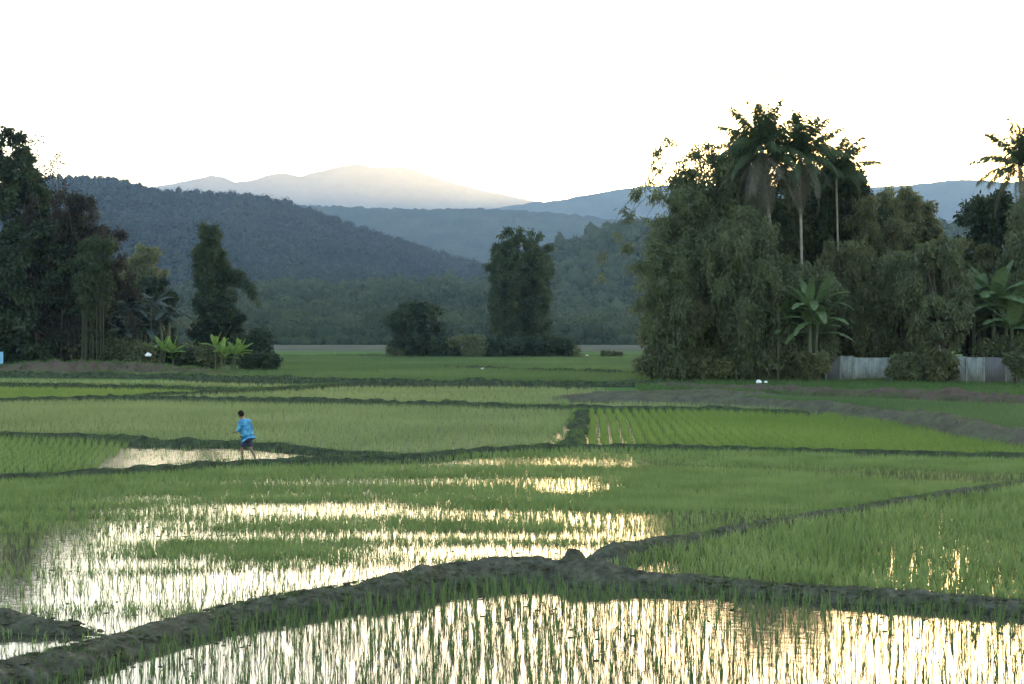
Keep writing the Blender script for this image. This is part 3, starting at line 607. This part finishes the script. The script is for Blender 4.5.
# --- left grove, 140 to 170 m
LB = 'trees of the left grove'
tree('tallest dark tree at the left edge', 8, 150, 127, 92, 30000, (.5, .13), L_DARK, .05, .4, 34, LB)
tree('dark leafy tree left of the arching bamboo', -40, 155, 150, 90, 16000, (.5, .13), L_DARK, .05, .4, 26, LB)
tree('sparse thin twigged tree standing above the left grove', 36, 160, 132, 70, 2200, (.4, .08), L_BROWN, .5, .1, 26, LB, loose=.8)
bamboo('brownish arching bamboo clump of the left grove', 68, 148, 176, 120, 80, L_BROWN, 60000, (.5, .06), extra=[(6.3, 13.5, .9), (6.0, 12, .8), (7, 14.5, .8)], hmin=.5, t0=.0, foot=3.4, pw=1.6)
tree('dark tree filling the foot of the left grove', 35, 146, 225, 110, 26000, (.48, .12), L_DARK, .02, .4, 32, LB)
tree('shadowy tree right of the arching bamboo', 92, 152, 248, 70, 18000, (.48, .12), L_DARK, .02, .5, 26, LB)
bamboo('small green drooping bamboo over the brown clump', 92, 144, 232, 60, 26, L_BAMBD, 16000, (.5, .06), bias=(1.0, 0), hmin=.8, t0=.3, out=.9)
bamboo('pale yellowish bamboo seen behind the dark bananas', 143, 215, 236, 50, 34, L_OLIVE, 14000, (.7, .09), hmin=.6, t0=.2)
tree('round dark tree behind the dark bananas', 150, 175, 275, 50, 14000, (.5, .13), L_DARK, .05, .4, 22, LB)
tree('low dark tree left of the tall bamboo', 125, 160, 285, 60, 14000, (.5, .13), L_DARK, .02, .5, 22, LB)
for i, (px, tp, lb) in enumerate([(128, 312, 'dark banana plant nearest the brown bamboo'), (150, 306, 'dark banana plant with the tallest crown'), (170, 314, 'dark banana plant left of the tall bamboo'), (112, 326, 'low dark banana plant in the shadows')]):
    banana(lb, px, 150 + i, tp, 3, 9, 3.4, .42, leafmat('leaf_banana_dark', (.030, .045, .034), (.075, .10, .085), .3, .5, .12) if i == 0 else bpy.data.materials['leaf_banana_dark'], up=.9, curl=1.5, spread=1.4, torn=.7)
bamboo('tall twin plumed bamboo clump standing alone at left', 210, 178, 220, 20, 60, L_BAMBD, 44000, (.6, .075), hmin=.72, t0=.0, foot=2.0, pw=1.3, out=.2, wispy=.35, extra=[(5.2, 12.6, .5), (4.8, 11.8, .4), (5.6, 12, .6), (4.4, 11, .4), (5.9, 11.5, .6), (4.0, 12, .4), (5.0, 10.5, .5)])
tree('dark rounded tree at the foot of the tall bamboo', 222, 174, 292, 50, 14000, (.5, .13), L_DARK, .03, .4, 22, LB)
shrub('low dark dome shaped bush right of the tall bamboo', 248, 185, 326, 52, 6000, L_DARK, (.45, .14))
for i, (px, tp, lb) in enumerate([(160, 349, 'first of the small bright banana plants from the left'), (172, 352, 'small bright banana plant just right of the white bag'), (216, 346, 'tallest small bright banana plant below the tall bamboo'), (240, 351, 'rightmost small bright banana plant'), (232, 353, 'small bright banana plant beside the rightmost one')]):
    banana(lb, px, 146 + i * .5, tp, 2, 6, 1.9, .28, L_BANB, 'small bright banana plants', up=1.35, curl=.8, torn=.2, spread=.5)
for i, (px, tp, wp, lb) in enumerate([(18, 346, 60, 'dark shrub by the blue panel'), (62, 330, 56, 'shrub behind the hump of the reddish bank'), (98, 326, 54, 'shrub at the foot of the shadowy tree'), (128, 336, 46, 'shrub left of the white bag'), (186, 347, 40, 'leafy shrub between the bright bananas'), (200, 341, 44, 'shrub before the tall bamboo'), (258, 352, 34, 'last low shrub at the right end of the left grove')]):
    shrub(lb, px, 147 + (i % 3), tp, wp, 4500, [L_DARK, L_MID][i % 2], (.36, .1))
# --- centre trees
CB = 'trees in the middle of the valley'
bamboo('tall bushy bamboo clump alone in the middle of the valley', 521, 245, 224, 34, 90, L_BAMBD, 60000, (.7, .10), hmin=.5, t0=.0, foot=5.5, group=None, out=.15, pw=1.1, wispy=.8)
tree('dense tree growing within the central bamboo clump', 526, 246, 262, 54, 26000, (.7, .16), L_DARK, .02, .4, 30, CB)
tree('round dark tree left of the central bamboo', 417, 240, 303, 60, 16000, (.65, .16), L_DARK, .02, .4, 24, CB)
for i, (px, tp, wp, lb) in enumerate([(466, 334, 34, 'pale loose shrub between the round tree and the bamboo'), (498, 336, 50, 'shrub at the left foot of the central bamboo'), (545, 334, 60, 'shrub at the right foot of the central bamboo'), (448, 342, 30, 'low shrub right of the round dark tree'), (400, 346, 28, 'low shrub left of the round dark tree'), (612, 352, 24, 'small shrub in the far field before the grove'), (565, 344, 34, 'last shrub of the central clump')]):
    shrub(lb, px, 235 + i, tp, wp, 3500, [L_MID, L_DARK, L_DARK, L_DARK, L_MID, L_MID, L_MID][i], (.5, .14), 'shrubs of the valley middle')
# ---------------------------------------------------------------- hills
_bm = bmesh.new(); bmesh.ops.create_icosphere(_bm, subdivisions=1, radius=1)
ICOV = np.array([v.co[:] for v in _bm.verts]); ICOF = np.array([[v.index for v in f.verts] for f in _bm.faces])
class Hill:
    def __init__(s, prof, Yf, Yc, Yb, seed, spur=.35, sub=0, p=1.3, sc=None):
        s.px = np.array([a for a, b in prof], float); s.py = np.array([b for a, b in prof], float)
        s.Yf, s.Yc, s.Yb, s.seed, s.spur, s.sub, s.p = Yf, Yc, Yb, seed, spur, sub, p; s.sc = sc or (Yc / 9); s.top = 9.0 if Yc > 3000 else .1
    def h(s, X, Y):
        px = CX + F * X / np.maximum(Y, 1); hc = CZ + (HZ - np.interp(px, s.px, s.py)) / F * s.Yc - s.sub
        t = np.clip((Y - s.Yf) / (s.Yc - s.Yf), 0, 1); b = np.clip((Y - s.Yc) / (s.Yb - s.Yc), 0, 1)
        e = t ** s.p * (1 - b * b * (3 - 2 * b) * .9)
        n = fbm(X / s.sc, Y / s.sc * .6, s.seed, 5) - .5; n2 = np.abs(fbm(X / s.sc * .9 + 7, Y / s.sc * .35, s.seed + 9, 3) - .5) * 2
        damp = np.clip(1 - t, 0, 1)
        return hc * e * (1 + s.spur * (n * 1.4 - n2 * .7 + .12) * (damp * 1.6 + .0) * np.clip(t * 3, 0, 1)) + hc * .035 * n * t + s.top * (vn(X / s.top / 1.2, Y / s.top / 1.2, 5) - .5) * t
    def mesh(s, name, mat, x0, x1, nx, ny):
        ys = np.r_[np.linspace(s.Yf, s.Yc, ny), np.linspace(s.Yc, s.Yb, ny // 3)[1:]]; a = np.linspace((x0 - CX) / F, (x1 - CX) / F, nx)
        Y = ys[:, None] + a[None] * 0; X = Y * a[None]; Z = s.h(X, Y); Z[0] = -1; 
        V = np.stack([X, Y, Z], 2).reshape(-1, 3); i = (np.arange(len(ys) - 1)[:, None] * nx + np.arange(nx - 1)[None]).reshape(-1)
        o = link(name, npmesh(name, V, np.stack([i, i + 1, i + nx + 1, i + nx], 1), None, True), mat); o['kind'] = 'structure'
        return o
def forest(label, name, X, Y, Z, size, nleaf, leaf, mat, group='forest on the hills', core=.78):
    n = len(X); sc = size * rng.uniform(.5, 1.2, n) ** 1.2 * (1 + .35 * (rng.random(n) < .12)); acc = Acc()
    M = len(ICOV); jit = 1 + rng.normal(0, .16, (n, M, 1))
    V = ICOV[None] * jit * (sc[:, None, None] * np.array([1, 1, 1.1]) * core); V = V + np.stack([X, Y, Z + sc * .55], 1)[:, None]
    acc.add(V.reshape(-1, 3), (np.arange(n)[:, None, None] * M + ICOF[None]).reshape(-1, 3), np.repeat(.2 + rng.random(n) * .35, M))
    if nleaf:
        idx = np.repeat(np.arange(n), nleaf); d = nrm(rng.normal(size=(len(idx), 3))); d[:, 2] = np.abs(d[:, 2]) * 1.2 - .25
        P = np.stack([X, Y, Z + sc * .55], 1)[idx] + d * (sc[idx] * rng.uniform(.75, 1.08, len(idx)))[:, None]
        leaves(acc, P, leaf, leaf * .3, .0, rmul=np.repeat(rng.random(n), nleaf))
    o = link(name, acc.mesh(name), mat); tag(o, label, 'forest', group, 'stuff'); print(label, len(o.data.polygons))
def scatter(x0, x1, Y0, Y1, step, seed=0, keep=1.0):
    n = int((x1 - x0) / F * (Y0 + Y1) / 2 * (Y1 - Y0) / step ** 2)
    Y = np.sqrt(rng.uniform(Y0 ** 2, Y1 ** 2, n)); X = (rng.uniform(x0, x1, n) - CX) / F * Y; return X, Y
H1 = Hill([(-500, 195), (-200, 190), (0, 178), (60, 170), (110, 172), (160, 185), (200, 189), (240, 188), (290, 198), (340, 216), (400, 236), (450, 252), (500, 266), (560, 285), (620, 305), (700, 325)], 1050, 2300, 3300, 3, .45, 11)
H1.mesh('left_hill', HILL, -500, 700, 220, 110)
X, Y = scatter(-130, 640, 1080, 2420, 9.5); Z = H1.h(X, Y); k = Z > 2
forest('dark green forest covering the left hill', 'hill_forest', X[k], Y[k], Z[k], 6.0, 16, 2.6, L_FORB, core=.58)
H2 = Hill([(380, 318), (430, 300), (480, 275), (520, 258), (560, 240), (600, 226), (640, 219), (700, 214), (760, 212), (850, 214), (1000, 220), (1300, 225)], 700, 1450, 2200, 21, .4, 9)
H2.mesh('right_hill', HILL, 380, 1300, 200, 80)
X, Y = scatter(400, 1080, 760, 1520, 11.5); Z = H2.h(X, Y); k = Z > 2
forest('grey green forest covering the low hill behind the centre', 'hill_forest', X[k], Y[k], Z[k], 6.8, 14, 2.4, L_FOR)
H3 = Hill([(-400, 300), (0, 290), (150, 284), (240, 282), (300, 278), (360, 280), (420, 274), (470, 278), (520, 284), (600, 296), (700, 300), (1300, 300)], 620, 1000, 1200, 33, .4, 10)
H3.mesh('forest_rise', HILL, -400, 1300, 160, 40)
X, Y = scatter(-150, 1090, 560, 1040, 9.5); Z = np.where(Y > 620, H3.h(X, Y), 0) - rng.uniform(0, 3, len(X))
Xu, Yu = scatter(-150, 1090, 548, 600, 3.6)
forest('dark valley forest along the far edge of the fields', 'valley_forest', X, Y, Z + 3, 6.0, 46, 1.7, L_FOR, core=.66)
forest('low undergrowth along the foot of the valley forest', 'undergrowth', Xu, Yu, Xu * 0 - .5, 2.6, 12, 1.1, L_FOR)
H4 = Hill([(-200, 200), (100, 200), (250, 203), (330, 204), (400, 206), (460, 206), (520, 209), (560, 211), (590, 214), (650, 222), (760, 235), (1200, 250)], 2900, 4300, 5400, 44, .4, 6)
H4.mesh('blue_ridge', HILL4, -200, 1200, 900, 70)
H6 = Hill([(300, 235), (420, 222), (480, 210), (530, 203), (560, 200), (590, 195), (620, 190), (645, 187), (690, 186), (760, 186), (830, 188), (870, 187), (900, 186), (940, 181), (965, 179), (1000, 182), (1100, 178), (1400, 172), (2200, 180)], 4800, 6400, 7800, 55, .35, 0)
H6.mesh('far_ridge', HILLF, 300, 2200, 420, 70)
H5 = Hill([(-600, 205), (0, 200), (100, 194), (160, 185), (185, 181), (210, 175), (222, 176), (235, 182), (250, 181), (270, 175), (282, 173), (300, 177), (320, 171), (345, 166), (357, 164), (372, 167), (400, 167), (418, 170), (430, 175), (450, 182), (480, 190), (520, 198), (560, 205), (640, 215), (900, 240)], 6600, 9200, 10800, 66, .35, 0)
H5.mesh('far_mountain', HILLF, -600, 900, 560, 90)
# ---------------------------------------------------------------- small things
def boxmesh(name, sx, sy, sz, bev=.01, jit=0):
    bm = bmesh.new(); bmesh.ops.create_cube(bm, size=1)
    for v in bm.verts: v.co = (v.co.x * sx, v.co.y * sy, (v.co.z + .5) * sz)
    if bev: bmesh.ops.bevel(bm, geom=bm.edges[:], offset=bev, segments=2, affect='EDGES')
    me = bpy.data.meshes.new(name); bm.to_mesh(me); bm.free(); return me
PANEL = surfmat('fence_panel_sheet', [(.3, (.085, .090, .088)), (.5, (.18, .19, .185)), (.7, (.29, .295, .28))], 2.2, .7, .15, .02, stretch=(1, 1, .3))
PANELP = surfmat('fence_panel_pinkish', [(.3, (.085, .08, .085)), (.7, (.15, .14, .15))], 1.3, .7, .15, .02, stretch=(1, 1, .3))
POST = surfmat('fence_post_concrete', [(.3, (.14, .14, .13)), (.7, (.26, .26, .25))], 4, .9, .3, .02)
def corr_panel(wd, ht, seed):
    n = int(wd / .04); x = np.linspace(-wd / 2, wd / 2, n); y = .018 * np.sin(x * 2 * PI / .16)
    V = []; 
    for yy in (y - .004, y + .004):
        for z in (0, ht): V.append(np.stack([x, yy, np.full(n, z) + (vn(x * 2, x * 0, seed) - .5) * .05 * (z > 0)], 1))
    V = np.concatenate(V); Q = []
    for j in range(n - 1):
        Q += [(j, j + 1, n + j + 1, n + j), (2 * n + j + 1, 2 * n + j, 3 * n + j, 3 * n + j + 1), (n + j, n + j + 1, 3 * n + j + 1, 3 * n + j), (j + 1, j, 2 * n + j, 2 * n + j + 1)]
    return npmesh('panel', V, Q, None, True)
fx0, fy0 = (826 - CX) / F * 112, 112.0; fx1, fy1 = (1090 - CX) / F * 108, 108.0
fr = empty('boundary_fence', (fx0, fy0, .02), 'pale weathered sheet metal boundary fence below the right grove', 'fence', rz=math.atan2(fy1 - fy0, fx1 - fx0))
LEN = math.hypot(fx1 - fx0, fy1 - fy0); xx = 0; i = 0
while xx < LEN:
    wd = [1.1, 1.0, 2.9, 1.0, 1.2, 1.9, 1.5, 1.3, 1.6, 2.2][i % 10]
    p = link('panel', corr_panel(wd - .1, 2.12 + .07 * math.sin(i * 2.3), i), PANELP if i % 5 in (0, 3) and i != 5 else PANEL, fr); p.location = (xx + wd / 2, 0, .06)
    if i % 5 in (0, 3): p['label'] = 'pinkish grey fence panel'
    po = link('post', boxmesh('post', .11, .11, 2.3, .01), POST, fr); po.location = (xx, -.07, -.1)
    xx += wd; i += 1
    if i == 60: break
# blue upright panel at the left edge
bl = surfmat('blue_plastic', [(.3, (.12, .30, .48)), (.7, (.18, .38, .56))], 2, .5, .1, .01)
x, y = (0 - CX) / F * 138, 138
bp = empty('blue_panel', (x, y, .6), 'upright sky blue panel on the bank at the left edge', 'panel')
link('sheet', boxmesh('sheet', .62, .03, 1.55, .008), bl, bp).location = (0, 0, .12)
for s in (-1, 1): link('leg', boxmesh('leg', .05, .05, 1.7, .008), POST, bp).location = (s * .27, .045, -.05)
WHITEP = surfmat('white_plastic', [(.3, (.60, .62, .62)), (.7, (.80, .80, .80))], 6, .5, .3, .02)
def bag(label, px, Y, z, s, name='white_bag'):
    bm = bmesh.new(); bmesh.ops.create_icosphere(bm, subdivisions=3, radius=1)
    for v in bm.verts:
        c = v.co; k = 1 + .22 * math.sin(c.x * 5 + px) * math.cos(c.y * 4) + .12 * math.sin(c.z * 9 + c.x * 7)
        zz = max(c.z, -.6); pinch = 1 - .65 * max(zz - .35, 0) / .65
        v.co = (c.x * k * pinch * s, c.y * k * pinch * s * .8, (zz + .6) * s * .75 * k)
    me = bpy.data.meshes.new(name); bm.to_mesh(me); bm.free()
    for p in me.polygons: p.use_smooth = True
    o = link(name, me, WHITEP); o.location = ((px - CX) / F * Y, Y, z); tag(o, label, 'bag', 'scraps of white plastic')
bag('crumpled white bag caught in the shrubs under the dark bananas', 148, 143, 1.75, .30)
bag('tiny white scrap on the far green field in the centre', 483, 3.9 * F / 36.5, .15, .22)
bag('white scrap on the bank under the right grove', 759, 102, .45, .2)
bag('white scrap behind the small shrub in the far field', 587, 250, .1, .28)
bag('small grey white scrap right of the white one on the right bank', 766, 102.6, .45, .12)
# mound at the junction of the near bunds
def mound(label, px, py, w_, h_):
    bm = bmesh.new(); bmesh.ops.create_icosphere(bm, subdivisions=4, radius=1)
    for v in bm.verts:
        c = v.co; k = .85 + .4 * float(fbm(c.x * 2 + 5, c.y * 2 + c.z * 2, 8)); v.co = (c.x * w_ * k * (1 - .45 * max(c.z, 0)), c.y * w_ * .7 * k, c.z * h_ * k)
    me = bpy.data.meshes.new('mud_mound'); bm.to_mesh(me); bm.free()
    for p in me.polygons: p.use_smooth = True
    o = link('mud_mound', me, MUD); X, Y = G(px, py); o.location = (X, Y, .16); o['kind'] = 'structure'
mound('', 574, 577, .26, .30)
# bird
BK = surfmat('bird_feathers', [(.3, (.05, .05, .05)), (.7, (.09, .09, .09))], 8, .8, 0)
x, y, z = W(777, 90, 78); bd = empty('bird', (x, y, z), 'tiny dark bird flying high in the white sky', 'bird')
bm = bmesh.new(); bmesh.ops.create_uvsphere(bm, u_segments=10, v_segments=8, radius=.05, matrix=Matrix.Diagonal((2.2, 1, 1, 1)))
me = bpy.data.meshes.new('body'); bm.to_mesh(me); link('body', me, BK, bd)
for s in (-1, 1):
    link('wing', npmesh('wing', [(.05, 0, .03), (-.06, 0, .03), (-.05, s * .10, .08), (.03, s * .10, .09), (-.06, s * .2, .05), (0, 0, .02)], [(0, 1, 2), (0, 2, 3), (3, 2, 4), (1, 0, 5)]), BK, bd)
# ---------------------------------------------------------------- person
SKIN = surfmat('skin', [(.3, (.12, .07, .045)), (.7, (.19, .11, .07))], 8, .55, 0)
HAIR = surfmat('hair', [(.3, (.010, .009, .008)), (.7, (.022, .018, .016))], 30, .95, .3, .01)
JACKET = surfmat('blue_cloth', [(.36, (.025, .12, .27)), (.5, (.05, .22, .40)), (.64, (.12, .36, .50))], 6, .8, .8, .05)  # noise ramp puts the light and dark of folds into the blue
SHORTS = surfmat('dark_shorts', [(.3, (.025, .028, .06)), (.7, (.045, .05, .09))], 6, .85, .4, .02)
def skin(name, nodes, edges, mat, parent, sub=2, root=0):
    me = bpy.data.meshes.new(name); me.from_pydata([n[0] for n in nodes], edges, []); o = link(name, me, mat, parent)
    md = o.modifiers.new('skin', 'SKIN'); md.use_smooth_shade = True
    sv_ = me.skin_vertices[0].data
    for i, n in enumerate(nodes):
        r = n[1]; sv_[i].radius = (r, r) if np.isscalar(r) else r; sv_[i].use_root = (i == root)
    o.modifiers.new('sub', 'SUBSURF').levels = sub; o.modifiers['sub'].render_levels = sub
    return o
px_, py_ = G(247, 459.5)
man = empty('person', (px_, py_, -.04), 'barefoot person in a bright blue shirt and dark shorts wading through the paddy', 'person', rz=math.radians(58)); man.scale = (.94, .94, .94)
# faces local +Y; walking away to the left, leaning forward
nd = [((0, 0, .86), (.13, .10)), ((0, .04, 1.02), (.12, .09)), ((0, .10, 1.18), (.14, .10)), ((0, .15, 1.30), (.12, .085)), ((0, .20, 1.38), .05), ((0, .24, 1.44), .05), ((0, .28, 1.50), (.072, .085)), ((0, .285, 1.57), (.07, .082)),
      ((-.09, 0, .82), .085), ((-.10, .14, .48), .058), ((-.10, .10, .12), .038), ((-.10, .12, .03), .036), ((-.10, .24, .015), .03),
      ((.09, 0, .82), .085), ((.10, -.04, .48), .058), ((.11, -.24, .14), .038), ((.11, -.27, .05), .036), ((.11, -.15, .015), .03),
      ((-.19, .10, 1.31), .055), ((-.24, .10, 1.06), .042), ((-.20, .30, .96), .030), ((-.19, .36, .95), .022),
      ((.19, .10, 1.31), .055), ((.26, .06, 1.06), .042), ((.18, .27, .98), .030), ((.16, .33, .97), .022)]
ed = [(0, 1), (1, 2), (2, 3), (3, 4), (4, 5), (5, 6), (6, 7), (0, 8), (8, 9), (9, 10), (10, 11), (11, 12), (0, 13), (13, 14), (14, 15), (15, 16), (16, 17), (3, 18), (18, 19), (19, 20), (20, 21), (3, 22), (22, 23), (23, 24), (24, 25)]
for hand, s in ((21, -1), (25, 1)):
    hx, hy, hz = nd[hand][0]
    for f in range(4):
        l = [.055, .065, .06, .048][f]; b = len(nd); ox = (f - 1.5) * .019
        nd += [((hx + ox, hy + .05, hz), .0095), ((hx + ox, hy + .05 + l * .6, hz - .012), .0088), ((hx + ox, hy + .05 + l * .8, hz - .045), .008)]
        ed += [(hand, b), (b, b + 1), (b + 1, b + 2)]
    b = len(nd); nd += [((hx - s * .035, hy + .02, hz - .01), .0105), ((hx - s * .045, hy + .06, hz - .03), .009)]; ed += [(hand, b), (b, b + 1)]
body = skin('body', nd, ed, SKIN, man)
skin('shirt', [((0, .0, .86), (.205, .185)), ((0, .03, .98), (.185, .16)), ((0, .09, 1.15), (.185, .15)), ((0, .15, 1.30), (.150, .125)), ((0, .20, 1.38), (.070, .065)),
               ((-.20, .10, 1.31), .085), ((-.255, .10, 1.08), .072), ((-.225, .24, .985), .06), ((.20, .10, 1.31), .085), ((.275, .06, 1.08), .072), ((.215, .20, 1.0), .06), ((0, -.03, .80), (.215, .20))],
     [(0, 1), (1, 2), (2, 3), (3, 4), (3, 5), (5, 6), (6, 7), (3, 8), (8, 9), (9, 10), (0, 11)], JACKET, man)
skin('shorts', [((0, 0, .82), (.16, .13)), ((-.09, .02, .74), .115), ((-.105, .12, .44), .098), ((.09, .0, .74), .115), ((.105, -.05, .44), .098)], [(0, 1), (1, 2), (0, 3), (3, 4)], SHORTS, man)
def hair():
    bm = bmesh.new(); bmesh.ops.create_icosphere(bm, subdivisions=3, radius=1)
    for v in bm.verts:
        c = v.co; k = 1 + .05 * math.sin(c.x * 11) * math.cos(c.z * 9)
        z_ = c.z if c.y < .35 else max(c.z, .15); v.co = (c.x * .098 * k, c.y * .112 * k + .275, z_ * .115 * k + 1.555)
    me = bpy.data.meshes.new('hair'); bm.to_mesh(me)
    for p in me.polygons: p.use_smooth = True
    link('hair', me, HAIR, man)
hair()
for s in (-1, 1):
    bm = bmesh.new(); bmesh.ops.create_uvsphere(bm, u_segments=10, v_segments=8, radius=.012); me = bpy.data.meshes.new('eye'); bm.to_mesh(me)
    o = link('eye', me, HAIR, man); o.location = (s * .03, .368, 1.525)
    bm = bmesh.new(); bmesh.ops.create_uvsphere(bm, u_segments=10, v_segments=8, radius=.028, matrix=Matrix.Diagonal((.4, .7, 1.1, 1))); me = bpy.data.meshes.new('ear'); bm.to_mesh(me)
    o = link('ear', me, SKIN, man); o.location = (s * .095, .28, 1.515)
nose = bmesh.new(); bmesh.ops.create_cone(nose, segments=8, radius1=.018, radius2=.005, depth=.045, matrix=Matrix.Rotation(math.radians(-25), 4, 'X')); me = bpy.data.meshes.new('nose'); nose.to_mesh(me)
link('nose', me, SKIN, man).location = (0, .382, 1.50)
print('done')
